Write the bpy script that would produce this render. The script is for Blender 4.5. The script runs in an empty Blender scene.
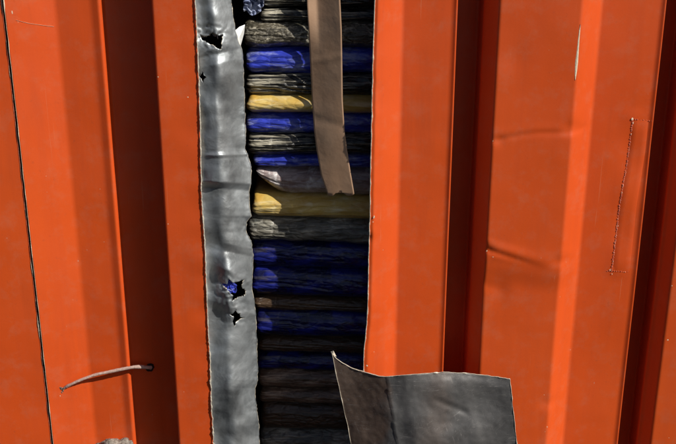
import bpy, bmesh, math, random
from mathutils import Vector, noise
random.seed(7)
S = bpy.context.scene
COL = S.collection
# ------------------------------------------------------------ camera
F, CU, CV = 1000.0, 338.0, 222.0          # focal length and centre in photo pixels (676 x 444)
TH = math.radians(19.8); D = 1.25; ZC = 1.3
CAM = Vector((0, -D*math.cos(TH), ZC + D*math.sin(TH)))
cd = bpy.data.cameras.new('camera'); cam = bpy.data.objects.new('camera', cd); COL.objects.link(cam)
cam.location = CAM; cam.rotation_euler = (math.pi/2 - TH, 0, 0)
cd.sensor_width = 36; cd.lens = 36*F/676; cd.clip_start = .02; cd.clip_end = 200
S.camera = cam
S.render.resolution_x, S.render.resolution_y = 1024, 673
# ------------------------------------------------------------ light
B = math.radians(58); E = math.radians(38)
world = bpy.data.worlds.new('World'); S.world = world; world.use_nodes = True
wn = world.node_tree; bg = wn.nodes['Background']
sky = wn.nodes.new('ShaderNodeTexSky'); sky.sky_type = 'NISHITA'; sky.sun_disc = False
sky.sun_elevation = E; sky.sun_rotation = math.pi - B; sky.air_density = .7; sky.dust_density = 1.5; sky.ozone_density = .6
wn.links.new(sky.outputs[0], bg.inputs[0]); bg.inputs[1].default_value = .05
ld = bpy.data.lights.new('sun', 'SUN'); ld.energy = 4.4; ld.angle = math.radians(.5); ld.color = (1, .955, .88)
sun = bpy.data.objects.new('sun', ld); COL.objects.link(sun)
sv = Vector((math.sin(B)*math.cos(E), -math.cos(B)*math.cos(E), math.sin(E)))
sun.rotation_euler = sv.to_track_quat('Z', 'Y').to_euler()
S.view_settings.view_transform = 'Standard'; S.view_settings.look = 'None'
S.view_settings.exposure = 0; S.view_settings.gamma = 1
# ------------------------------------------------------------ helpers
def ray(u, v):
    a = (u-CU)/F; b = -(v-CV)/F
    f = Vector((0, math.cos(TH), -math.sin(TH))); up = Vector((0, math.sin(TH), math.cos(TH)))
    return f + Vector((1, 0, 0))*a + up*b
def at(u, v, Y):
    d = ray(u, v); t = (Y-CAM.y)/d.y
    return CAM + d*t
def X(u, Y, v=222): return at(u, v, Y).x
def Z(v, Y): return at(338, v, Y).z
def nz(x, y, z, s=1.0): return noise.noise(Vector((x*s, y*s, z*s)))
def lerp(a, b, t): return a+(b-a)*t
def interp(pts, t):
    if t <= pts[0][0]: return pts[0][1]
    for (a, va), (b, vb) in zip(pts, pts[1:]):
        if t <= b: return lerp(va, vb, (t-a)/(b-a))
    return pts[-1][1]
def sm(e0, e1, x):
    t = min(1, max(0, (x-e0)/(e1-e0))); return t*t*(3-2*t)
def mk(name, verts, faces, mat, parent=None, smooth=True, mats=None, idx=None):
    me = bpy.data.meshes.new(name); me.from_pydata([tuple(v) for v in verts], [], faces)
    for m in (mats or [mat]): me.materials.append(m)
    if idx:
        for p, i in zip(me.polygons, idx): p.material_index = i
    if smooth: me.polygons.foreach_set('use_smooth', [True]*len(me.polygons))
    me.update()
    o = bpy.data.objects.new(name, me); COL.objects.link(o)
    if parent: o.parent = parent
    return o
def empty(name, loc=(0, 0, 0)):
    o = bpy.data.objects.new(name, None); COL.objects.link(o); o.location = loc; o.empty_display_size = .05
    return o
def tag(o, label=None, cat=None, group=None, kind=None):
    for k, val in (('label', label), ('category', cat), ('group', group), ('kind', kind)):
        if val: o[k] = val
    return o
def adopt(child, parent):      # parent keeps its own place, child keeps its world place
    child.parent = parent; child.location = child.location - parent.location
def grid(nu, nv, fn, keep=None):
    V = [fn(i, j) for j in range(nv) for i in range(nu)]
    Fc = [(j*nu+i, j*nu+i+1, (j+1)*nu+i+1, (j+1)*nu+i) for j in range(nv-1) for i in range(nu-1)
          if keep is None or keep(i, j)]
    return V, Fc
def tube(pts, rad, seg=10, jit=0, seed=0, flat=1.0):
    rnd = random.Random(seed); V = []; Fc = []
    n = len(pts)
    for i, p in enumerate(pts):
        t = (pts[min(i+1, n-1)]-pts[max(i-1, 0)]).normalized()
        a = t.cross(Vector((0, 1, 0))); 
        if a.length < .05: a = t.cross(Vector((1, 0, 0)))
        a.normalize(); b = t.cross(a)
        r = rad(i/(n-1)) if callable(rad) else rad
        for k in range(seg):
            q = 2*math.pi*k/seg; rr = r*(1+jit*(rnd.random()*2-1))
            V.append(p + a*math.cos(q)*rr + b*math.sin(q)*rr*flat)
    for i in range(n-1):
        for k in range(seg):
            Fc.append((i*seg+k, i*seg+(k+1) % seg, (i+1)*seg+(k+1) % seg, (i+1)*seg+k))
    Fc.append(tuple(range(seg))[::-1]); Fc.append(tuple((n-1)*seg+k for k in range(seg)))
    return V, Fc
# ------------------------------------------------------------ materials
class N:
    def __init__(s, name):
        s.m = bpy.data.materials.new(name); s.m.use_nodes = True; s.t = s.m.node_tree
        s.b = s.t.nodes['Principled BSDF']; s.co = s.t.nodes.new('ShaderNodeTexCoord').outputs['Object']
    def n(s, typ, **kw):
        x = s.t.nodes.new(typ)
        for k, v in kw.items(): setattr(x, k, v)
        return x
    def set(s, k, v):
        i = s.b.inputs[k]
        if hasattr(v, 'is_output'): s.t.links.new(v, i)
        else: i.default_value = v
    def map(s, scale, src=None):
        m = s.n('ShaderNodeMapping'); m.inputs['Scale'].default_value = scale
        s.t.links.new(src or s.co, m.inputs[0]); return m.outputs[0]
    def noise(s, scale, vec=None, detail=4, rough=.55, dist=0):
        x = s.n('ShaderNodeTexNoise'); x.inputs['Scale'].default_value = scale
        x.inputs['Detail'].default_value = detail; x.inputs['Roughness'].default_value = rough
        x.inputs['Distortion'].default_value = dist
        s.t.links.new(vec or s.co, x.inputs['Vector']); return x.outputs[0]
    def vor(s, scale, vec=None, feat='F1'):
        x = s.n('ShaderNodeTexVoronoi'); x.feature = feat; x.inputs['Scale'].default_value = scale
        s.t.links.new(vec or s.co, x.inputs['Vector']); return x.outputs['Distance']
    def ramp(s, f, stops):
        r = s.n('ShaderNodeValToRGB'); e = r.color_ramp.elements
        while len(e) < len(stops): e.new(.5)
        for x, (p, c) in zip(e, stops):
            x.position = p; x.color = (c, c, c, 1) if not isinstance(c, tuple) else (*c, 1)
        s.t.links.new(f, r.inputs[0]); return r.outputs[0]
    def mix(s, f, a, b, blend='MIX'):
        m = s.n('ShaderNodeMix', data_type='RGBA', blend_type=blend)
        for sock, v in ((m.inputs[0], f), (m.inputs[6], a), (m.inputs[7], b)):
            if hasattr(v, 'is_output'): s.t.links.new(v, sock)
            elif isinstance(v, tuple): sock.default_value = (*v, 1)
            else: sock.default_value = v
        return m.outputs[2]
    def math(s, op, a, b=0.0):
        m = s.n('ShaderNodeMath', operation=op)
        for sock, v in zip(m.inputs, (a, b)):
            if hasattr(v, 'is_output'): s.t.links.new(v, sock)
            else: sock.default_value = v
        return m.outputs[0]
    def bump(s, h, strength=.3, dist=.002):
        b = s.n('ShaderNodeBump'); b.inputs['Strength'].default_value = strength
        b.inputs['Distance'].default_value = dist
        s.t.links.new(h, b.inputs['Height']); s.set('Normal', b.outputs[0])
def paint():
    m = N('orange_paint')
    big = m.noise(2.5, detail=3)
    c = m.mix(m.ramp(big, [(.3, 0), (.7, 1)]), (.66, .080, .011), (.73, .100, .016))
    streak = m.ramp(m.noise(1, m.map((70, 70, 2.2)), 5, .6), [(.42, 0), (.75, 1)])
    c = m.mix(m.math('MULTIPLY', streak, .28), c, (.56, .075, .022))
    dust = m.ramp(m.noise(38, detail=8, rough=.7), [(.5, 0), (.8, 1)])
    c = m.mix(m.math('MULTIPLY', dust, .22), c, (.50, .27, .17))
    gr = m.math('MULTIPLY', m.ramp(m.noise(1, m.map((22, 22, 1.6)), 6, .65, .4), [(.50, 0), (.72, 1)]), m.ramp(m.noise(6, detail=5), [(.4, .15), (.65, 1)]))
    c = m.mix(m.math('MULTIPLY', gr, .30), c, (.30, .055, .022))
    c = m.mix(m.math('MULTIPLY', m.ramp(m.noise(150, detail=5, rough=.75), [(.60, 0), (.72, 1)]), .28), c, (.34, .07, .03))
    # chips through the paint: pale primer specks, sparse
    sp = m.math('ADD', m.vor(42, m.map((1, 1, .55))), m.math('MULTIPLY', m.noise(260, detail=3), .05))
    chip = m.math('LESS_THAN', sp, .056)
    area = m.ramp(m.noise(5, detail=2), [(.50, 0), (.56, 1)])
    chip = m.math('MULTIPLY', chip, area)
    c = m.mix(m.math('MULTIPLY', chip, .6), c, (.62, .36, .24))
    # hairline scratches
    sc = m.ramp(m.noise(1, m.map((420, 420, 5)), 2, .5, .3), [(.735, 0), (.76, 1)])
    c = m.mix(m.math('MULTIPLY', sc, .30), c, (.70, .30, .16))
    m.set('Base Color', c)
    r = m.ramp(m.noise(14, detail=6), [(.3, .36), (.7, .50)]); m.set('Roughness', r)
    m.set('Specular IOR Level', .42)
    h = m.math('ADD', m.math('MULTIPLY', m.noise(9, detail=2), 3.0), m.math('MULTIPLY', m.noise(420, detail=3), .07))
    m.bump(h, .35, .0022)
    return m.m
def metal(name, lo, hi, tint, rust_amt, rough=(.32, .55), metallic=.55, scratches=.5):
    m = N(name)
    c = m.mix(m.ramp(m.noise(16, detail=6, rough=.6, dist=.6), [(.32, 0), (.68, 1)]), lo, hi)
    rr = m.ramp(m.noise(9, detail=7, rough=.65, dist=.4), [(.47, 0), (.66, 1)])
    c = m.mix(m.math('MULTIPLY', rr, rust_amt), c, tint)
    s1 = m.ramp(m.noise(1, m.map((26, 26, 520)), 3, .6, .8), [(.69, 0), (.74, 1)])
    s2 = m.ramp(m.noise(1, m.map((380, 380, 40)), 3, .6, 1.2), [(.70, 0), (.75, 1)])
    s = m.math('MULTIPLY', m.math('MAXIMUM', s1, s2), m.ramp(m.noise(22, detail=3), [(.45, 0), (.6, 1)]))
    c = m.mix(m.math('MULTIPLY', s, scratches), c, (.5, .5, .5))
    sm_ = m.ramp(m.vor(26, m.map((1, 1, 1.6)), 'SMOOTH_F1'), [(.1, 1), (.45, 0)])
    c = m.mix(m.math('MULTIPLY', sm_, .22), c, hi)
    m.set('Base Color', c); m.set('Metallic', metallic)
    m.set('Roughness', m.ramp(m.noise(30, detail=6), [(.3, rough[0]), (.7, rough[1])]))
    h = m.math('ADD', m.math('MULTIPLY', m.noise(30, detail=4, dist=.5), 1.4), m.math('MULTIPLY', m.noise(300, detail=4), .10))
    m.bump(h, .5, .0025)
    return m.m
def plastic(name, base, alt, streak_col, streak_amt, rough=.28, streak_scale=(22, 22, 420), lo=.56, hi=.66, bump=.6, alt_r=(.35, .7)):
    m = N(name)
    c = m.mix(m.ramp(m.noise(30, m.map((1, 1, 2.5)), 5, .6, .7), [(alt_r[0], 0), (alt_r[1], 1)]), base, alt)
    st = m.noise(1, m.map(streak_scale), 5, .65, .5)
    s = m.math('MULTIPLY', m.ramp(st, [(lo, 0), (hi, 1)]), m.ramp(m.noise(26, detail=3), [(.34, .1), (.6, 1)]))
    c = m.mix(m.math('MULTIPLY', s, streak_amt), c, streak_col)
    m.set('Base Color', c); m.set('Roughness', rough); m.set('Specular IOR Level', .5)
    h = m.math('ADD', m.math('MULTIPLY', m.noise(1, m.map((18, 18, 120)), 5, .6, .8), 1.2), m.math('MULTIPLY', st, .5))
    cr = m.n('ShaderNodeTexVoronoi'); cr.feature = 'DISTANCE_TO_EDGE'; cr.inputs['Scale'].default_value = 1
    w = m.map((70, 70, 150)); m.t.links.new(w, cr.inputs['Vector'])
    h = m.math('ADD', h, m.math('MULTIPLY', m.ramp(cr.outputs['Distance'], [(0, 0), (.22, 1)]), .35))
    m.bump(h, bump, .003); m.set('Coat Weight', .35); m.set('Coat Roughness', .12)
    return m.m
def simple(name, c, rough=.6, metallic=0, c2=None, sc=60, bump=.2):
    m = N(name); f = m.ramp(m.noise(sc, detail=6, rough=.65), [(.35, 0), (.65, 1)])
    m.set('Base Color', m.mix(f, c, c2 or c)); m.set('Roughness', rough); m.set('Metallic', metallic)
    m.bump(m.noise(sc*2, detail=5), bump, .002); return m.m
ORANGE = paint()
def folded_metal():
    m = N('brown_grey_bare_steel')
    c = m.mix(m.ramp(m.noise(20, detail=7, rough=.65, dist=.7), [(.3, 0), (.7, 1)]), (.080, .077, .076), (.140, .136, .134))
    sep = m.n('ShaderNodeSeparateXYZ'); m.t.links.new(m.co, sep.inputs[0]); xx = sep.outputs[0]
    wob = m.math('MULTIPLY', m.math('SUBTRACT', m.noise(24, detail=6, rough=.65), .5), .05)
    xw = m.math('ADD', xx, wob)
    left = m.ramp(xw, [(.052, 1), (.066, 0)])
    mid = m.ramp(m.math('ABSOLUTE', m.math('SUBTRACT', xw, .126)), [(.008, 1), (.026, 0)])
    tint = m.math('MAXIMUM', left, m.math('MULTIPLY', mid, .35))  # brown left of the bend, fainter in a band further right
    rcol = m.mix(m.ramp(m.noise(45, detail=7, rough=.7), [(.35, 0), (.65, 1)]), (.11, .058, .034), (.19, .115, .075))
    c = m.mix(m.math('MULTIPLY', tint, .68), c, rcol)
    for sc, seedm, amt, ang in (((45, 45, 560), 1.8, .7, .07), ((520, 45, 50), 1.5, .45, .35), ((480, 50, 50), 1.8, .4, -.7), ((60, 60, 520), 2.2, .45, .5), ((90, 90, 420), 2.8, .4, -.3)):
        mp = m.n('ShaderNodeMapping'); mp.inputs['Rotation'].default_value = (0, ang, 0); m.t.links.new(m.co, mp.inputs[0])
        q = m.math('MULTIPLY', m.ramp(m.noise(1, m.map(sc, mp.outputs[0]), 3, .6, seedm), [(.62, 0), (.70, 1)]), m.ramp(m.noise(19+ang*9, detail=4), [(.44, 0), (.62, 1)]))
        c = m.mix(m.math('MULTIPLY', q, amt), c, (.36, .34, .32))
    m.set('Base Color', c); m.set('Metallic', .25)
    m.set('Roughness', m.ramp(m.noise(40, detail=6), [(.3, .42), (.7, .62)]))
    h = m.math('ADD', m.math('MULTIPLY', m.noise(26, detail=5, dist=.5), .7), m.math('MULTIPLY', m.noise(260, detail=5), .15))
    m.bump(h, .45, .0025); return m.m
GREY = metal('grey_primer_steel', (.15, .165, .175), (.60, .64, .66), (.11, .105, .10), .45, (.46, .60), .68, .4)
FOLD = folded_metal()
BARE = simple('bare_cut_steel', (.55, .48, .38), .45, .2, (.78, .70, .56), 300)
CHIP = simple('pale_primer', (.75, .60, .42), .6, 0, (.9, .78, .58), 300)
INNER = simple('inner_shell_steel', (.05, .05, .05), .7, .1, (.07, .06, .055))
# ------------------------------------------------------------ corrugated wall profile
def prof_smooth(pts, step=.0013, win=2):
    L = []
    for (x0, y0), (x1, y1) in zip(pts, pts[1:]):
        n = max(1, round(math.hypot(x1-x0, y1-y0)/step))
        L += [(lerp(x0, x1, k/n), lerp(y0, y1, k/n)) for k in range(n)]
    L.append(pts[-1]); out = []
    for i in range(len(L)):
        w = min(win, i, len(L)-1-i)
        seg = L[i-w:i+w+1]; out.append((sum(a for a, b in seg)/len(seg), sum(b for a, b in seg)/len(seg)))
    return out
RD = .028
# left sheet : from the seam to the cut
XS = X(28.5, .005)
LP = [(XS, .0055), (X(75.5, RD), RD), (X(108.5, RD), RD), (X(117, RD), RD-.0032), (X(121, RD+.004), RD+.006), (X(150, RD+.006), RD+.014), (X(165, -.014)-.003, RD+.012), (X(165, -.014), -.014), (X(204, -.014), -.0145)]
# sheet beyond the seam
FP = [(XS-.0030, .0075), (XS-.075, .002)]
x = XS-.075
while x > -1.1:
    FP += [(x-.017, RD), (x-.105, RD), (x-.14, .0), (x-.225, 0)]; x -= .225
FP = FP[::-1]
RP = [(X(371, 0), 0), (X(398, RD), RD), (X(445, RD), RD), (X(449, RD), RD-.003), (X(449, RD)+.0016, .066), (X(471, .046)+.001, .068), (X(472.5, RD)+.001, RD-.003), (X(488, 0), 0), (X(565, 0), 0),
      (X(582, RD), RD), (X(638.5, RD), RD), (X(642, RD), RD-.003), (X(642, RD)+.0016, .066), (X(660, .046), .068), (X(661, RD)+.001, RD-.003), (X(678, .006)-.009, RD-.006), (X(678, .006), .006)]
x = RP[-1][0]+.09
while x < 1.05:
    RP += [(x, .003), (x+.034, RD), (x+.125, RD), (x+.141, .003)]; x += .235
ZLO, ZHI = .70, 2.15
ZT, ZB = Z(-175, 0), Z(500, 0)          # top and bottom of the cut-out (both outside the frame)
cutL = [(Z(v, -.0145), X(u, -.0145, v)) for v, u in ((470, 214.5), (444, 213.7), (400, 211), (360, 210), (330, 208), (290, 206.3), (250, 205), (200, 201.5), (160, 200.6), (120, 200), (75, 198.5), (40, 197), (0, 195), (-60, 193))]
cutR = [(Z(v, 0), X(u, 0, v)) for v, u in ((470, 362), (375, 363.5), (352, 364), (325, 367), (300, 368), (250, 369), (222, 370), (180, 370.5), (110, 372), (60, 373), (0, 375), (-60, 377))]
XM = .5*(X(204, -.02)+X(371, 0))
def fold(t, k):    # triangular crease
    return max(0, 1-abs(t)/k)
def dentR(x, z):
    """ pushes (positive = inward) on the right sheet """
    d = 0.0
    a, b = X(488, 0), X(565, 0)
    # horizontal crease across the proud rib, deeper at its left edge
    zc = Z(258, 0) - .012*sm(a, b, x)*math.sin((x-a)*20)
    if a-.012 < x < b+.03:
        k = z-zc
        inside = sm(a-.012, a+.002, x)*(1-sm(b+.01, b+.03, x))
        d += inside*(.0036*(1-sm(-.040, .0, k))*sm(-.40, -.05, k) + .0005*math.exp(-((k+.004)/.008)**2) - .0010*math.exp(-((k-.006)/.010)**2))
        q = z-(Z(250, 0)-.32*(x-a)); f = 1-sm(a+.01, a+.08, x); on = sm(a-.004, a+.005, x)
        d += on*f*(.0014*fold(q, .006) - .0010*fold(q-.009, .009))+.0021*fold(z-Z(251, 0), .013)*math.exp(-((x-a)/.008)**2)
        q = z-(Z(287, 0)-.25*(x-a)); f = 1-sm(a+.005, a+.05, x)
        d += on*f*.0007*fold(q, .011)
        z2 = Z(292, 0); d += .0012*math.exp(-((x-a-.02)/.012)**2)*math.exp(-((z-z2)/.020)**2)
        z3 = Z(139, 0)+.2*(x-a)
        d += .0010*math.exp(-((x-a-.009)/.007)**2)*math.exp(-((z-Z(141, 0))/.007)**2)
        d += inside*(.0007*fold(z-Z(139, 0)-.10*(x-a)-.002*math.sin(x*60), .0055) - .0003*math.exp(-((z-Z(133, 0)-.10*(x-a))/.006)**2))
        d += .0022*math.exp(-((x-b)/.012)**2)*math.exp(-((z-Z(128, 0))/.008)**2)
        d += .0024*math.exp(-((x-b)/.014)**2)*math.exp(-((z-Z(262, 0))/.008)**2)
        d += .0015*math.exp(-((x-b)/.012)**2)*math.exp(-((z-Z(405, 0))/.009)**2)
        d += .0009*math.exp(-((x-a-.02)/.016)**2)*math.exp(-((z-Z(60, 0))/.02)**2)
    d += .003*math.exp(-((x-X(369, 0))/.006)**2)*math.exp(-((z-Z(240, 0))/.007)**2)
    # weld-heat distortion around the patch
    d += .0012*math.exp(-((x-X(622, RD))/.014)**2)*math.sin(z*60)*sm(Z(285, RD), Z(270, RD), z)*(1-sm(Z(120, RD), Z(105, RD), z))
    return d
def wav(x, z):
    return .0016*nz(x*4, 3.1, z*3) + .0009*nz(x*11, 8.2, z*8)
def jag(z):
    k = 1+1.6*(1-sm(Z(360, 0), Z(300, 0), z))
    return k*(.0006*nz(0, 1, z*90) + .0004*nz(4, 1, z*300))
def sheet(name, prof, side, dent=None, z0=ZLO, z1=ZHI, dz=.0026):
    P = prof_smooth(prof); nu = len(P)
    zs = []; z = z0
    while z < z1:
        zs.append(z); z += dz if Z(460, 0) < z < Z(-20, 0) else .02
    zs.append(z1)
    def fn(i, j):
        x, y = P[i]; z = zs[j]
        inz = sm(ZB-.004, ZB, z)*(1-sm(ZT, ZT+.004, z))
        d = wav(x, z) + (dent(x, z) if dent else 0)
        if side == 'L':
            k = sm(P[-1][0]-.03, P[-1][0], x)
            t = interp(cutL, z) + jag(z)
            x += k*(t-P[-1][0]); y += .0015*k*nz(2, 2, z*30)
        if side == 'R':
            k = 1-sm(P[0][0], P[0][0]+.022, x)
            t = interp(cutR, z) + .0006*nz(0, 5, z*70)
            x += k*(t-P[0][0])
            # rounded lip: the last few millimetres turn back
            y += .004*(1-sm(P[0][0], P[0][0]+.007, P[i][0]))**2 + .002*k*nz(7, 2, z*18)
        return Vector((x, y+d, z))
    V, Fc = grid(nu, len(zs), fn)
    o = mk(name, V, Fc, None, None, mats=[ORANGE, BARE])
    s = o.modifiers.new('thickness', 'SOLIDIFY'); s.thickness = .0018; s.offset = -1 ; s.material_offset_rim = 1
    return o, P
cont = empty('shipping_container', (0, 0, ZLO))
tag(cont, 'orange corrugated steel container wall cut open in a tall slot', 'shipping container')
def part(o, label=None, parent=cont):
    off = Vector((0, 0, 0)); p = parent
    while p: off += p.location; p = p.parent
    o.parent = parent; o.location = o.location - off
    if label: o['label'] = label
    return o
oL, PL = sheet('corrugated_panel', LP, 'L'); part(oL, 'corrugated orange sheet left of the slot')
oF, PF = sheet('corrugated_panel', FP, 'F'); part(oF, 'orange sheet beyond the chipped seam')
oR, PR = sheet('corrugated_panel', RP, 'R', dentR); part(oR, 'dented corrugated orange sheet right of the slot')
def surf(u, v, off=0.0):
    d = ray(u, v); t = (-.06-CAM.y)/d.y
    P = PR if u > 300 else (PL if u > 5+.108*v else PF)
    for _ in range(1200):
        p = CAM+d*t
        if p.y >= interp(P, p.x)+wav(p.x, p.z)+(dentR(p.x, p.z) if u > 300 else 0): break
        t += .00012
    return p - d.normalized()*off
# flat sheet above and below the slot, closing it outside the frame
def closing(z0, z1):
    xa, xb = X(204, -.02), X(371, 0)
    def fn(i, j):
        t = i/12; z = lerp(z0, z1, j/8); return Vector((lerp(xa+.0005, xb-.0005, t), lerp(-.0145, .004, sm(.3, 1, t))+wav(lerp(xa, xb, t), z), z))
    V, Fc = grid(13, 9, fn); o = mk('closing_sheet', V, Fc, ORANGE)
    s = o.modifiers.new('thickness', 'SOLIDIFY'); s.thickness = .0018; s.offset = -1
    return part(o)
closing(ZT, ZHI); closing(ZLO, ZB)
# the body of the container behind the wall: floor, roof, back and ends
def box(bm, a, b):
    vs = [bm.verts.new((x, y, z)) for x in (a[0], b[0]) for y in (a[1], b[1]) for z in (a[2], b[2])]
    for f in ((0, 1, 3, 2), (4, 6, 7, 5), (0, 4, 5, 1), (2, 3, 7, 6), (0, 2, 6, 4), (1, 5, 7, 3)): bm.faces.new([vs[k] for k in f])
def boxes(name, L, mat):
    bm = bmesh.new()
    for a, b in L: box(bm, a, b)
    me = bpy.data.meshes.new(name); bm.to_mesh(me); bm.free(); me.materials.append(mat)
    o = bpy.data.objects.new(name, me); COL.objects.link(o); return o
xl, xr = PF[0][0], PR[-1][0]
part(boxes('inner_shell', [((xl-.004, .9, ZLO-.06), (xr+.004, .92, ZHI+.06)), ((xl-.03, -.06, ZLO-.06), (xl-.005, .899, ZHI+.06)),
      ((xr+.005, -.06, ZLO-.06), (xr+.03, .899, ZHI+.06)), ((xl-.004, -.06, ZLO-.06), (xr+.004, .899, ZLO-.001)), ((xl-.004, -.06, ZHI+.001), (xr+.004, .899, ZHI+.06))], INNER))
# ------------------------------------------------------------ bright burrs along the cut edges
def burr(path, parent, r0, r1, seed, name='cut_edge', mat=BARE):
    rnd = random.Random(seed); V = []; Fc = []
    f = lambda t: lerp(r0, r1, max(0, nz(seed, 0, t*60)+.5)*(1 if rnd.random() < .85 else 1.8))
    V, Fc = tube(path, f, 6, .25, seed)
    return part(mk(name, V, Fc, mat, smooth=True), None, parent)
zz = lambda v0, v1, n: [v0+(v1-v0)*k/(n-1) for k in range(n)]
pL = []
for v in zz(470, -40, 420):
    z = Z(v, -.0145); x = interp(cutL, z)+jag(z)
    pL.append(Vector((x+.0003, -.0160+.0015*nz(2, 2, z*30)+wav(x, z), z)))
burr(pL, oL, .00045, .0010, 3)
pR = []
for v in zz(470, -40, 380):
    z = Z(v, 0); x = interp(cutR, z)+.0006*nz(0, 5, z*70)
    pR.append(Vector((x, .0035+.002*nz(7, 2, z*18)+wav(x, z)+dentR(x, z), z)))
burr(pR, oR, .0003, .0008, 5)
# seam: chipped paint on both lips
for sgn, P, o in ((1, PL, oL), (-1, PF, oF)):
    path = []
    x0 = XS if sgn > 0 else XS-.0032
    for k in range(420):
        z = lerp(Z(470, 0), Z(-30, 0), k/419)
        path.append(Vector((x0+.0004*nz(sgn, 3, z*60), (.0055 if sgn > 0 else .0075)-.0006+wav(x0, z), z)))
    V, Fc = tube(path, lambda t: .00015+.0007*max(0, nz(sgn*5, 9, t*26)-.02)+.0018*max(0, nz(sgn, 4, t*11)-.32), 6, .25, 11+sgn)
    part(mk('chipped_edge', V, Fc, CHIP if sgn > 0 else BARE), None, o)
# paint chips and scratches, real flakes lying on the sheet
def blob(c, rx, ry, rz, seed, jag=.35, n=9):
    """ thin irregular flake facing the camera side """
    rnd = random.Random(seed); V = [c+Vector((0, -ry, 0))]; Fc = []
    for k in range(n):
        a = 2*math.pi*k/n; q = 1+jag*(rnd.random()*2-1)
        V.append(c+Vector((math.cos(a)*rx*q, 0, math.sin(a)*rz*q)))
    for k in range(n): Fc.append((0, 1+(k+1) % n, 1+k))
    return V, Fc
def joined(name, L, mat, parent, kind=None, label=None):
    V, Fc = [], []
    for v, f in L:
        o = len(V); V += v; Fc += [tuple(i+o for i in q) for q in f]
    ob = mk(name, V, Fc, mat, smooth=False); part(ob, label, parent)
    if kind: ob['kind'] = kind
    return ob
def chips(lst, parent, mat=CHIP):
    joined('paint_chips', [blob(surf(u, v, .0001), .0007*s, .0002, .0008*s*h, i*7+int(u), .6, 7) for i, (u, v, s, h) in enumerate(lst)], mat, parent, 'stuff')
chips([(158, 77, .9, .8), (188, 97, 1.1, .8), (100, 189, .7, .6), (104, 242, .6, .5), (46, 176, .5, 1), (168, 224, .7, 1), (87, 250, .5, .5), (60, 396, 1.6, .5), (196, 331, .8, .5), (184, 392, .6, .4), (12, 12, 1.6, 1.4), (18, 22, .8, .5), (151, 300, .4, 1), (73, 300, .4, .6), (132, 375, .4, .6), (178, 30, .5, .5)], oL)
chips([(374, 217, 1.5, 1.3), (373, 222, 1, .5), (383, 250, .7, 1), (367, 366, 1.3, 1.8), (374, 352, .6, 1), (493, 141, 1.1, .6), (487, 251, 1.6, .7), (493, 257, 1.3, .6), (560, 297, 1, .6), (547, 427, .9, 1.4), (545, 432, .9, .9), (549, 50, .5, .4), (551, 73, .5, .4), (648, 94, .5, .4), (672, 286, 1, .8), (668, 340, 1.6, .6), (541, 258, .6, .4), (566, 262, .7, .3), (669, 438, .8, .8), (544, 395, .9, .3)], oR)
def sliver(uv, w, parent, mat, name):
    V = []; Fc = []
    n = len(uv)
    for (u, v, k) in uv:
        p = surf(u, v, .0003)
        V += [p+Vector((-w*k, .0002, 0)), p+Vector((0, -.0004, 0)), p+Vector((w*k, .0002, 0))]
    for i in range(n-1):
        Fc += [(3*i, 3*i+1, 3*i+4, 3*i+3), (3*i+1, 3*i+2, 3*i+5, 3*i+4)]
    return part(mk(name, V, Fc, mat), None, parent)
sliver([(580.5, 24, .1), (579.6, 30, .6), (578.6, 40, .8), (577.6, 52, 1.1), (576.6, 62, 1.5), (575.8, 72, 1.1), (575.2, 80, .2)], .0012, oR, CHIP, 'scratch')
sliver([(16, 20, .3), (28, 23, .5), (42, 25, .5), (54, 26.5, .2)], .0004, oL, CHIP, 'scratch')
# ------------------------------------------------------------ welded patch on the right recess
pu = [(632.5, 119), (629, 150), (624, 180), (619.5, 205), (616, 235), (611.5, 272)]
pm = paint(); pm.name = 'patch_paint_orange'
Vp = []; Fp = []
nr = 24
for j in range(nr+1):
    v = lerp(120, 271, j/nr); uL = interp(sorted((b, a) for a, b in pu), v)+.6
    uRr = uL+lerp(15.5, 17.5, j/nr)
    for i in range(7):
        p = surf(lerp(uL, uRr, i/6), v, .0012 if 0 < i < 6 and 0 < j < nr else .0001); Vp.append(p)
for j in range(nr):
    for i in range(6): a = j*7+i; Fp.append((a, a+7, a+8, a+1))
patch = part(mk('patch_plate', Vp, Fp, pm), 'narrow welded repair strip', oR)
def bead(uvs, step, r, seed):
    L = []; rnd = random.Random(seed)
    for (u0, v0), (u1, v1) in zip(uvs, uvs[1:]):
        n = max(1, int(math.hypot(u1-u0, v1-v0)/step))
        for k in range(n):
            t = k/n; u = lerp(u0, u1, t)+rnd.uniform(-.4, .4); v = lerp(v0, v1, t)+rnd.uniform(-.3, .3)
            rr = r*rnd.uniform(.5, 1.5); c = surf(u, v, .0004)
            L.append((c, rr))
    out = []
    for c, rr in L:
        bm = bmesh.new(); bmesh.ops.create_icosphere(bm, subdivisions=1, radius=rr)
        vs = [c+Vector((q.co.x, q.co.y*.7, q.co.z*.9)) for q in bm.verts]; fs = [tuple(q.index for q in f.verts) for f in bm.faces]
        bm.free(); out.append((vs, fs))
    return out
WELD = simple('weld_bead_paint', (.46, .05, .02), .5, 0, (.72, .32, .22), 160, .5)
bL = bead(pu, .9, .0007, 4)
joined('weld_bead', bL, WELD, patch, 'stuff')
joined('weld_bead', bead([(632, 119), (655, 121)], 2.6, .0006, 5), WELD, patch, 'stuff')
joined('weld_bead', bead([(607, 271), (630, 272)], 2.2, .0007, 6), WELD, patch, 'stuff')
joined('paint_chips', [blob(surf(u, v, .0010), .0008*s, .0003, .0011*s, i, .6, 7) for i, (u, v, s) in enumerate([(632, 119, 1.6), (633, 123, 1.1), (631, 134, .7), (629, 150, .6), (626, 172, .6), (622, 193, .6), (618, 226, .6), (613, 262, .8), (610, 270, 1.2), (612, 274, .8)])], CHIP, patch, 'stuff')
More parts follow.
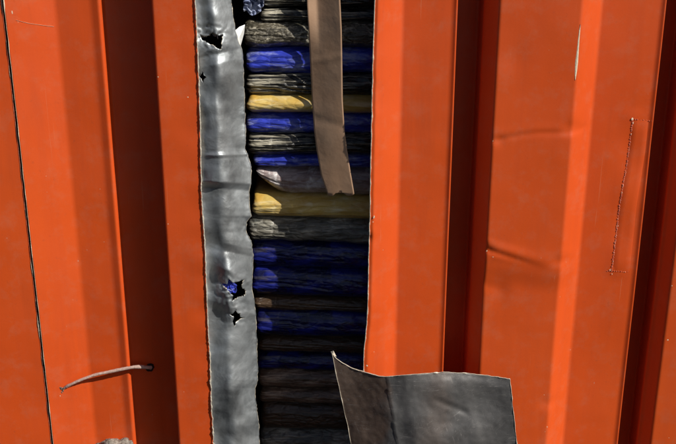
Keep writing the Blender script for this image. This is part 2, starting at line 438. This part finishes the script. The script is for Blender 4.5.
# ------------------------------------------------------------ grey strip bent in along the left side of the slot
rimU = sorted([(-60, 229), (0, 231.5), (20, 233.5), (32, 236), (44, 240), (55, 243), (90, 244.5), (118, 245), (130, 246), (148, 245), (155, 248), (165, 251), (181, 251.5), (190, 249.5), (205, 249.5), (216, 251), (222, 247), (232, 246), (240, 251), (252, 253.5), (275, 252.5), (290, 252), (300, 254.5), (320, 256), (340, 257), (380, 258), (388, 255), (402, 256), (425, 259), (450, 259.5), (520, 261)])
holes = [
 [(199, 34), (206, 36), (213, 32.5), (219, 36), (223, 34), (222, 44), (221, 49.5), (214, 46), (206, 42), (202, 40)],
 [(199, 76), (203.5, 71), (204, 75), (207, 77), (204, 79), (203, 83), (201, 79)],
 [(221, 283.5), (227.5, 284), (229, 278.5), (233, 282.5), (238, 281.5), (244.5, 279.5), (241.5, 286), (246, 291), (244.5, 296), (238, 297), (231.5, 302), (233, 295.5), (229, 291.5), (226, 288.5)],
 [(229, 314), (233, 313.5), (235.5, 310), (238, 313.5), (241, 313), (240, 316), (245, 318), (240, 319.5), (236, 322), (234.5, 327), (232.5, 321.5), (234, 317.5)],
]
def ragged(P, seed):
    rr = random.Random(seed); out = []
    for a, b in zip(P, P[1:]+P[:1]):
        out.append(a)
        L = math.hypot(b[0]-a[0], b[1]-a[1]); n = int(L/2.2)
        for k in range(1, n):
            t = (k+rr.uniform(-.25, .25))/n; o = rr.uniform(-.55, .55)
            out.append((lerp(a[0], b[0], t)-(b[1]-a[1])/L*o, lerp(a[1], b[1], t)+(b[0]-a[0])/L*o))
    return out
holes = [ragged(h, 5+k) for k, h in enumerate(holes)]
def inside(p, poly):
    x, y = p; c = False; n = len(poly)
    for i in range(n):
        x1, y1 = poly[i]; x2, y2 = poly[i-1]
        if (y1 > y) != (y2 > y) and x < (x2-x1)*(y-y1)/(y2-y1)+x1: c = not c
    return c
def nearest(p, poly):
    best = (1e9, p)
    for i in range(len(poly)):
        a = Vector(poly[i]); b = Vector(poly[i-1]); q = Vector(p); ab = b-a
        t = max(0, min(1, (q-a).dot(ab)/ab.length_squared)); r = a+ab*t
        dd = (q-r).length
        if dd < best[0]: best = (dd, (r.x, r.y))
    return best
NU, NV = 60, 640
V0, V1 = 505, -150
UV = {}
def flapY(t, v, u):
    """ depth of the strip: leaves the cut edge, runs in, rolls back to the front at the rim """
    y = -.0125 - .0065*sm(0, .55, t) + .040*(sm(.35, 1.25, t)/.918 if t < 1 else 1)*1.0
    # broad pillows and sharp creases
    y += .0070*nz(t*1.3, 0, v*.014)+.0044*nz(t*1.8+5, 0, v*.035)+.0010*nz(t*5, 3, v*.10)
    b0, b1 = 157-2*t, 181+3*t
    if b0 < v < b1+6: y -= .0080*((v-b0)/(b1-b0) if v < b1 else 1-(v-b1)/6)*sm(-.2, .25, t)
    y -= .0022*fold(v-b0+1, 3)*sm(0, .3, t)
    y -= .0060*fold(v-262-18*t, 16)*sm(.0, .5, t)
    y += .0050*fold(v-247-10*t, 8)*sm(.2, .6, t)
    y -= .0040*fold(v-302-16*(t-.2), 8)*(.4+t)
    y += .0035*fold(v-58+10*t, 10)
    y += .003*fold(v-218, 10)*t
    # crushed around the punctures
    for hx, hy, r, a in ((212, 40, 15, .003), (235, 290, 15, -.007), (237, 317, 10, -.004), (246, 226, 10, .005)):
        d = math.hypot(u-hx, (v-hy)); y += a*math.exp(-(d/r)**2)*(1+.6*nz(u*.25, 1, v*.25))
    if v < 60: y += .0011*(1-3*abs(nz(u*.15, 9, v*.15)))*math.exp(-((v-32)/8)**2)
    return y
def grey(i, j):
    t = i/(NU-1); v = lerp(V0, V1, j/(NV-1))
    zL = Z(v, -.0145); xL = interp(cutL, zL)
    uL = CU + xL/at(CU+1, v, -.0145).x
    uR = interp(rimU, v)
    u = lerp(uL-.3, uR, t)+(1.1*nz(v*.11, 6, 0)+.6*nz(v*.4, 6, 2))*sm(.86, 1, t)
    for h in holes:
        dd, q = nearest((u, v), h)
        if dd < .55: u, v2 = q; v = v2
    UV[(i, j)] = (u, v)
    return at(u, v, flapY(t, v, u))
V = [grey(i, j) for j in range(NV) for i in range(NU)]
Fc = []
for j in range(NV-1):
    for i in range(NU-1):
        cs = [UV[k] for k in ((i, j), (i+1, j), (i+1, j+1), (i, j+1))]
        c = (sum(a for a, b in cs)/4, sum(b for a, b in cs)/4)
        if any(inside(c, h) for h in holes): continue
        Fc.append((j*NU+i, j*NU+i+1, (j+1)*NU+i+1, (j+1)*NU+i))
gf = mk('inner_flap', V, Fc, None, mats=[GREY, BARE])
s = gf.modifiers.new('thickness', 'SOLIDIFY'); s.thickness = .0011; s.offset = -1; s.material_offset_rim = 1
part(gf, 'grey inside face of the cut sheet, creased and punctured', oL)
rim = []
for j in range(0, NV, 2):
    p = V[j*NU+NU-1]; rim.append(p+Vector((-.0002, -.0003, 0)))
burr(rim, gf, .00008, .0005, 21)
for h, sd in zip(holes[1:], (31, 32, 33)):
    pth = []
    for a, b in zip(h, h[1:]+h[:1]):
        for k in range(4):
            u = lerp(a[0], b[0], k/4); v = lerp(a[1], b[1], k/4)
            uL = interp([(0, 195), (120, 200), (250, 205), (444, 213.7)], v); t = (u-uL)/(interp(rimU, v)-uL)
            pth.append(at(u, v, flapY(t, v, u)-.0006))
    V2, F2 = tube(pth+[pth[0]], lambda t: .00012+.0007*max(0, nz(sd, 1, t*9)-.05), 5, .4, sd)
    part(mk('torn_edge', V2, F2, GREY), None, gf)
# torn shards by the uppermost hole and the white tongue at the rim
def shard(uvy, mat, parent, name='torn_shard', label=None):
    P = [at(*q) for q in uvy]; c = sum(P, Vector())/len(P)+Vector((0, -.004, 0))
    Vs = P+[c]; n = len(P)
    Fs = [(i, (i+1) % n, n) for i in range(n)]
    o = mk(name, Vs, Fs, mat, smooth=False); m = o.modifiers.new('thickness', 'SOLIDIFY'); m.thickness = .0008
    return part(o, label, parent)
rn = random.Random(2)
for k in range(11):
    u = 199+k*2.1; v = 29+4*rn.random()
    shard([(u-1.2, v-3*rn.random(), .0), (u+1.5, v-2+rn.random(), -.004), (u+2.5*rn.random(), v+3+4*rn.random(), .004)], BARE if k % 3 else GREY, gf)
WHITE = simple('white_film', (.7, .7, .68), .35, 0, (.82, .82, .8), 60)
shard([(233, 32, .02), (239, 27, .03), (244.5, 24.5, .035), (243.5, 33, .035), (241, 42, .03), (239.5, 48, .022), (236, 43, .018)], WHITE, gf, 'torn_tongue', 'pale torn tongue at the rim')
# ------------------------------------------------------------ flap folded out in front, bottom right
topE = [(331.5, 352), (333.5, 356), (338.6, 360.5), (351, 368), (363.5, 372), (382, 377), (394.5, 376), (419, 374), (444, 372), (469, 373.4), (494, 376.5), (510, 379)]
def cum(P):
    d = [0]
    for a, b in zip(P, P[1:]): d.append(d[-1]+math.hypot(b[0]-a[0], b[1]-a[1]))
    return [q/d[-1] for q in d]
ct = cum(topE)
def top(t): return interp(list(zip(ct, [p[0] for p in topE])), t), interp(list(zip(ct, [p[1] for p in topE])), t)
def top_s(t):
    a = [top(max(0, min(1, t+k))) for k in (-.012, -.006, 0, .006, .012)]
    return (sum(q[0] for q in a)/5, sum(q[1] for q in a)/5) if .02 < t < .98 else top(t)
def foldp(i, j, NI=110, NJ=90):
    t = i/(NI-1); s = j/(NJ-1)          # s: 0 top edge .. 1 below frame
    u, v = top_s(t)
    if s == 0: v += .5*nz(u*.2, 0, 3)
    vb = 512; uB = lerp(366, 524, (u-331.5)/(510-331.5))
    v2 = lerp(v, vb, s); u2 = lerp(u, uB, s)
    if t > .97: u2 += .5*nz(1, 2, v2*.15)
    if t < .02: u2 += .9*nz(1, 7, v2*.06)
    bend = 386+ (v2-376)*.16
    y = -.055
    if u2 < bend: dd = bend-u2; y += .00056*(0 if dd < -9 else ((dd+9)**2/36 if dd < 9 else dd))
    y += .012*sm(bend+8, bend-8, u2)*0
    y += -.006*math.sin((u2-bend)/62*math.pi)*sm(bend, bend+20, u2)
    y -= .022*s + .005*nz(u2*.02, 3, v2*.03)+.0010*nz(u2*.06, 5, v2*.06)+.0004*nz(u2*.2, 5, v2*.2)
    y += .006*math.exp(-((v2-v)/6)**2)*sm(400, 470, u2)*.5
    y -= .0009*fold(u2-462-.25*(v2-380), 9)
    y += .0018*fold(v2-402-.4*(u2-440), 5)*sm(430, 440, u2)*(1-sm(460, 475, u2))
    return at(u2, v2, y)
V, Fc = grid(110, 90, foldp)
Fc = [q[::-1] for q in Fc]
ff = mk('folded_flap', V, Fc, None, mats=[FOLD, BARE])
s = ff.modifiers.new('thickness', 'SOLIDIFY'); s.thickness = .0016; s.offset = -1; s.material_offset_rim = 1
part(ff, 'brown and grey steel flap folded out at the foot of the slot', cont)
edge = [V[j*110] for j in range(89, 0, -2)]+[V[i] for i in range(110)]+[V[j*110+109] for j in range(1, 89, 2)]
burr([p+Vector((0, -.0004, .0001)) for p in edge], ff, .00005, .00055, 41)
shard([(331, 351.5, -.008), (333.5, 350.8, -.010), (336, 356, -.010), (334, 358.5, -.009)], BARE, ff)
# ------------------------------------------------------------ packages stacked inside
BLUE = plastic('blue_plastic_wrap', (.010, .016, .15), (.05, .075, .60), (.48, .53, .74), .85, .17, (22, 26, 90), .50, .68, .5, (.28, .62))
BROWN2 = plastic('light_brown_tape_wrap', (.09, .055, .035), (.24, .15, .10), (.50, .36, .25), .8, .35, (30, 30, 320), .5, .62)
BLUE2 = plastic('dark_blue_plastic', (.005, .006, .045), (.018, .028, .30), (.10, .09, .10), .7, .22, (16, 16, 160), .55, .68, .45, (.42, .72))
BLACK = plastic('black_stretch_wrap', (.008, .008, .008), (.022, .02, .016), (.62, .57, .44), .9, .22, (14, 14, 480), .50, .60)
TANW = plastic('woven_tape_wrap', (.045, .04, .028), (.14, .12, .085), (.55, .50, .38), .9, .3, (160, 160, 300), .50, .62, .9)
YELL = plastic('yellow_tape_wrap', (.60, .36, .07), (.74, .55, .17), (.88, .80, .52), .7, .28, (30, 40, 120), .48, .68, .3)
BROWN = plastic('brown_tape_wrap', (.05, .03, .018), (.11, .065, .035), (.28, .19, .11), .6, .35)
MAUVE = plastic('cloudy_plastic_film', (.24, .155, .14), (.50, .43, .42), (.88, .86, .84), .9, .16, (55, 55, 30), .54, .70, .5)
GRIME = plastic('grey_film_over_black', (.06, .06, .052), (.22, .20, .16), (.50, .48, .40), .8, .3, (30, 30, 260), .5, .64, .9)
def package(vt, vb, uLeft, Yf, mat, label, cat='package', tilt=0.0, bulge=.006, seed=0, wr=1.0, name='wrapped_package', group='packages stacked inside the slot', sag=0.0, endr=.014, x1=.118):
    zt, zb = Z(vt, Yf), Z(vb, Yf); h = (zt-zb); zc = .5*(zt+zb)
    x0 = X(uLeft, Yf, .5*(vt+vb)); depth = .24
    NF = 30                                   # points up the front face
    ring = [('f', -1+2*k/(NF-1)) for k in range(NF)] + [('t', k/4) for k in range(1, 4)] + [('b', 1.0), ('b', -1.0)] + [('u', 1-k/4) for k in range(1, 4)]
    nx, nr_ = 84, len(ring)
    c = Vector(((x0+x1)/2, Yf+depth/2, zc)); V = []; Fc = []
    for i in range(nx):
        q = i/(nx-1); x = x0 + (x1-x0)*(q**1.2)
        e = min(x-x0, x1-x); k = 1.0
        if e < endr: k = math.sqrt(max(0.0, 1-(1-e/endr)**2))
        k = max(k, .03)
        top_w = .0022*nz(x*20, seed, 3)+.0010*nz(x*70, seed, 5); bot_w = .0022*nz(x*20, seed, 13)+.0010*nz(x*70, seed, 15)
        for typ, f in ring:
            if typ == 'f':
                g = abs(f)**3.2
                y = -depth/2 + endr*(1-k)*.8 + (.35*h*g if h < .03 else .011*g) - bulge*(1-f*f)
                fz = f*(h/2)
                # pulled film: sharp little ridges that run along the package and fan out
                lane = fz*300+6*nz(x*5, seed, fz*20)+x*18*nz(seed, 1, 1)
                rid = 1-abs(nz(x*9, seed, lane*.55))*2.4
                rid2 = 1-abs(nz(x*26+9, seed+4, lane*1.3+x*30))*2.4
                y -= wr*(.0016*rid+.0008*rid2+.0028*nz(x*17+seed, 0, fz*30)+.0016*nz(x*55, seed, fz*80))*(1-g*.6)
                z = fz*(.45+.55*k)
            elif typ == 't': y = lerp(-depth/2+.012, depth/2, f); z = h/2*(.45+.55*k)
            elif typ == 'u': y = lerp(-depth/2+.012, depth/2, f); z = -h/2*(.45+.55*k)
            else: y = depth/2; z = f*h/2*(.45+.55*k)
            z += lerp(bot_w, top_w, (z/h+.5))*wr
            if sag: z = lerp(z, h/2+(z-h/2)*.25, sag*max(0.0, 1-(x-x0)/.045)**1.8)
            V.append(Vector((x-c.x+.0025*nz(seed, z*80, 1)*(1 if q < .08 else 0), y, z+(x-x0)*math.tan(-tilt))))
    for i in range(nx-1):
        for r in range(nr_):
            Fc.append((i*nr_+r, (i+1)*nr_+r, (i+1)*nr_+(r+1) % nr_, i*nr_+(r+1) % nr_))
    Fc.append(tuple(range(nr_))); Fc.append(tuple((nx-1)*nr_+r for r in range(nr_))[::-1])
    o = mk(name, V, Fc, mat); o.location = c
    tag(o, label, cat, group); return o
R = math.radians
packs = [
 (-8, 7, 262, .087, BLACK, 'thin dark package cut by the top edge of the view'),
 (7, 23, 262, .087, BLACK, 'black package with pale streaks above the tan crosshatched one'),
 (23, 48, 244, .082, TANW, 'tan and black package under crinkled clear tape, near the top'),
 (48, 74, 245, .084, BLUE, 'bright blue package between the tan crosshatched one and a black one, topmost sunlit blue'),
 (74, 95.5, 244, .085, BLACK, 'streaky black package directly above the upper yellow package'),
 (95, 113, 246, .085, YELL, 'upper of the two yellow packages, sunlit at its left end'),
 (113, 134, 246, .089, BLUE, 'blue package directly below the upper yellow package'),
 (134, 156, 248, .090, BLACK, 'black frayed package with pale horizontal streaks, below two blue ones'),
 (155, 167, 252, .096, BLUE, 'thin blue package edge above the cloudy plastic film'),
 (167, 194, 254, .101, MAUVE, 'package in cloudy pinkish plastic film above the lower yellow one'),
 (194, 217, 251, .109, YELL, 'lower of the two yellow packages, running right as an ochre band'),
 (216, 241, 249, .106, GRIME, 'grey filmed black package directly below the lower yellow package'),
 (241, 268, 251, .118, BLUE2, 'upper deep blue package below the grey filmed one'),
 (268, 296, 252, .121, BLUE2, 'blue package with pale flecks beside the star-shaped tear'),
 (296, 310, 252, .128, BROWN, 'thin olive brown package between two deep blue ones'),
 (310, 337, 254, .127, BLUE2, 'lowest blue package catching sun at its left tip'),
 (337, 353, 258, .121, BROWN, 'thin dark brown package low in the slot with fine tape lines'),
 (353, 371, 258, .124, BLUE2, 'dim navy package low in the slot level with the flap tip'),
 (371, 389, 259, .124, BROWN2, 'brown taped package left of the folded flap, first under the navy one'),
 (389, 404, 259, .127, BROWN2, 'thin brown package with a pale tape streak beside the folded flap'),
 (404, 431, 259, .125, BROWN, 'thick dull brown package near the foot of the slot'),
 (431, 456, 259, .127, GRIME, 'lowest grimy package cut by the bottom edge of the view'),
]
for k, (vt, vb, uL, Y, m, lab) in enumerate(packs):
    tilt = R(interp([(0, 0), (160, .3), (200, 2.2), (300, 2.2), (350, 1.2), (444, 1.6)], (vt+vb)/2))
    if m is YELL and vt < 150: tilt = R(.5)
    package(vt-.6, vb+.6, uL+1.5*math.sin(k*5.1), (Y*.70 if vt < 336 else .102)+.0018*math.sin(k*2.3), m, lab, tilt=tilt, seed=k*3.7, wr=1.2 if m in (BLACK, TANW, GRIME) else .65,
            sag=1.0 if m is MAUVE else 0.0, bulge=.007 if m is YELL else .003, endr=.008)
# pillar of darker cartons behind, so the stack has something to lean on
# ------------------------------------------------------------ crumpled plastics
def crumple(u, v, Y, su, sv_, mat, name, label, cat, seed, ridge=.012, out=None):
    n = 13; V = []
    def fn(i, j):
        a = i/(n-1)*2-1; b = j/(n-1)*2-1
        r = 1+.35*nz(a*1.5+seed, b*1.5, 0)
        uu = u+a*su*r*(1-.25*b*b); vv = v-b*sv_*r*(1-.35*abs(a))
        q = nz(a*2.6+seed, b*2.6, 2); q2 = nz(a*3.5+seed, b*3.5, 5)
        return at(uu, vv, Y-ridge*(abs(q)*1.6)-ridge*.5*q2)
    V, Fc = grid(n, n, fn)
    c = sum(V, Vector())/len(V)
    o = mk(name, [p-c for p in V], Fc, mat, smooth=False); o.location = c
    s = o.modifiers.new('thickness', 'SOLIDIFY'); s.thickness = .0004
    tag(o, label, cat); return o
PALEB = simple('pale_blue_film', (.16, .20, .36), .22, 0, (.42, .46, .58), 90)
crumple(253, 3, .050, 12, 13, PALEB, 'plastic_scrap', 'crumpled pale blue plastic scrap at the top left of the slot', 'plastic scrap', 3)
crumple(229, 288, flapY(.5, 288, 229)+.0065, 8, 8, BLUE, 'plastic_scrap', 'blue plastic scrap poking through the star-shaped tear', 'plastic scrap', 9, .003)
# ------------------------------------------------------------ hanging brown paper strap
STRAP = N('brown_paper_tape')
c = STRAP.mix(STRAP.ramp(STRAP.noise(25, detail=5), [(.35, 0), (.65, 1)]), (.42, .255, .155), (.50, .32, .205))
STRAP.set('Base Color', c); STRAP.set('Roughness', .5)
STRAP.bump(STRAP.math('ADD', STRAP.noise(35, detail=4), STRAP.math('MULTIPLY', STRAP.noise(160, detail=4), .12)), .4, .002)
left = [(-170, 306), (-60, 306.5), (0, 307), (30, 308.5), (60, 310), (100, 312), (130, 314), (150, 316.5), (175, 321), (194, 327.5)]
right = [(-170, 338), (-60, 338), (0, 340), (30, 341.5), (60, 342), (100, 342.5), (130, 344.5), (150, 347), (175, 351), (196, 354.5)]
def strapY(t, v):
    u = lerp(interp(left, v), interp(right, v), t)
    x = (u-338)*.00128
    y = (interp(cutR, Z(v, 0))+.0005-x)/1.6 - lerp(.0045, -.0026, t)
    y += .0007*math.sin(t*4+v*.02)+.0009*nz(t*1.2, 0, v*.03)+.0007*fold(v-118-9*t, 7)-.0006*fold(v-62+6*t, 5)
    if t < .3: y += -.008*(1-t/.3)*(1-sm(10, 60, v))
    return y
def sfn(i, j, NI=22, NJ=150):
    t = i/(NI-1); v = lerp(195, -168, j/(NJ-1))
    if j == 0: v += 4*math.sin(t*9+.5)*.5+1.5*nz(t*9, 1, 1) - 1
    u = lerp(interp(left, v), interp(right, v), t)
    return at(u, v, strapY(t, v))
V, Fc = grid(22, 150, sfn)
c0 = V[149*22+11]
st = mk('hanging_strap', [p-c0 for p in V], Fc, STRAP.m); st.location = c0
s = st.modifiers.new('thickness', 'SOLIDIFY'); s.thickness = .0006; s.offset = -1
tag(st, 'brown paper strap hanging down in front of the stacked packages', 'strap')
# ------------------------------------------------------------ cable end on the left
CAB = simple('dusty_pink_cable', (.44, .27, .22), .55, 0, (.60, .45, .38), 200, .4)
CABD = simple('frayed_cable_end', (.13, .10, .08), .8, 0, (.34, .24, .18), 300, .8)
ctrl = [(61, 391.5, .017), (65, 387.6, .014), (71, 384.4, .012), (80, 380.3, .013), (95, 375.0, .016), (110, 371.8, .018), (124, 368.9, .019), (136, 367.0, .020), (144, 367.3, .023), (151, 367.8, .030)]
pts = []
for a in range(len(ctrl)-1):
    p0, p1, p2, p3 = [Vector(ctrl[max(0, min(len(ctrl)-1, a+k))]) for k in (-1, 0, 1, 2)]
    for k in range(8):
        t = k/8; q = .5*((2*p1)+(-p0+p2)*t+(2*p0-5*p1+4*p2-p3)*t*t+(-p0+3*p1-3*p2+p3)*t**3)
        pts.append(at(*q))
pts.append(at(*ctrl[-1]))
cab = empty('cable', pts[-1])
tag(cab, 'short pinkish cable stub curving out of a hole in the left corrugation', 'cable')
V, Fc = tube(pts, lambda t: .0017+.0009*t+.0004*nz(t*9, 3, 3), 12, .10, 5)
o = mk('sheath', V, Fc, CAB); part(o, None, cab)
fr = []
rn = random.Random(8)
for k in range(16):
    p = pts[3+k % 5]; q = pts[0]+Vector((rn.uniform(-.004, .004), rn.uniform(-.003, .003), rn.uniform(-.005, .003)))
    if k > 9: q = p+Vector((rn.uniform(-.006, .004), -.002, rn.uniform(-.001, .005)))
    fr.append(tube([p, (p+q)/2+Vector((0, -.002, .001)), q], .0008, 5, .3, k))
joined('frayed_end', fr, CABD, cab, 'stuff')
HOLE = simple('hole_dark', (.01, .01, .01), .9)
hp = surf(150, 367, .0004)
part(mk('cable_hole_disc', *tube([hp+Vector((.0, .001, 0)), hp+Vector((0, -.0035, 0))], .0055, 14, .12, 3), HOLE), None, cab)  # dark disc stands in for the hole, its shade put into the colour
# ------------------------------------------------------------ crusty lump at the bottom edge
LUMP = simple('crusty_grey_filler', (.13, .10, .08), .9, 0, (.42, .36, .30), 230, 1.0)
bm = bmesh.new(); bmesh.ops.create_icosphere(bm, subdivisions=5, radius=1)
for q in bm.verts:
    c = q.co.copy(); n_ = 1+.22*nz(*(c*2.2))+.12*nz(*(c*6))+.07*nz(*(c*15))
    q.co = Vector((c.x*.034, c.y*.022, c.z*.026))*n_
me = bpy.data.meshes.new('dried_lump'); bm.to_mesh(me); bm.free(); me.materials.append(LUMP)
me.polygons.foreach_set('use_smooth', [True]*len(me.polygons))
lp = bpy.data.objects.new('dried_lump', me); COL.objects.link(lp); lp.location = at(115, 456.5, .018)
tag(lp, 'rough grey brown crusty lump at the bottom edge, below the cable stub', 'lump')
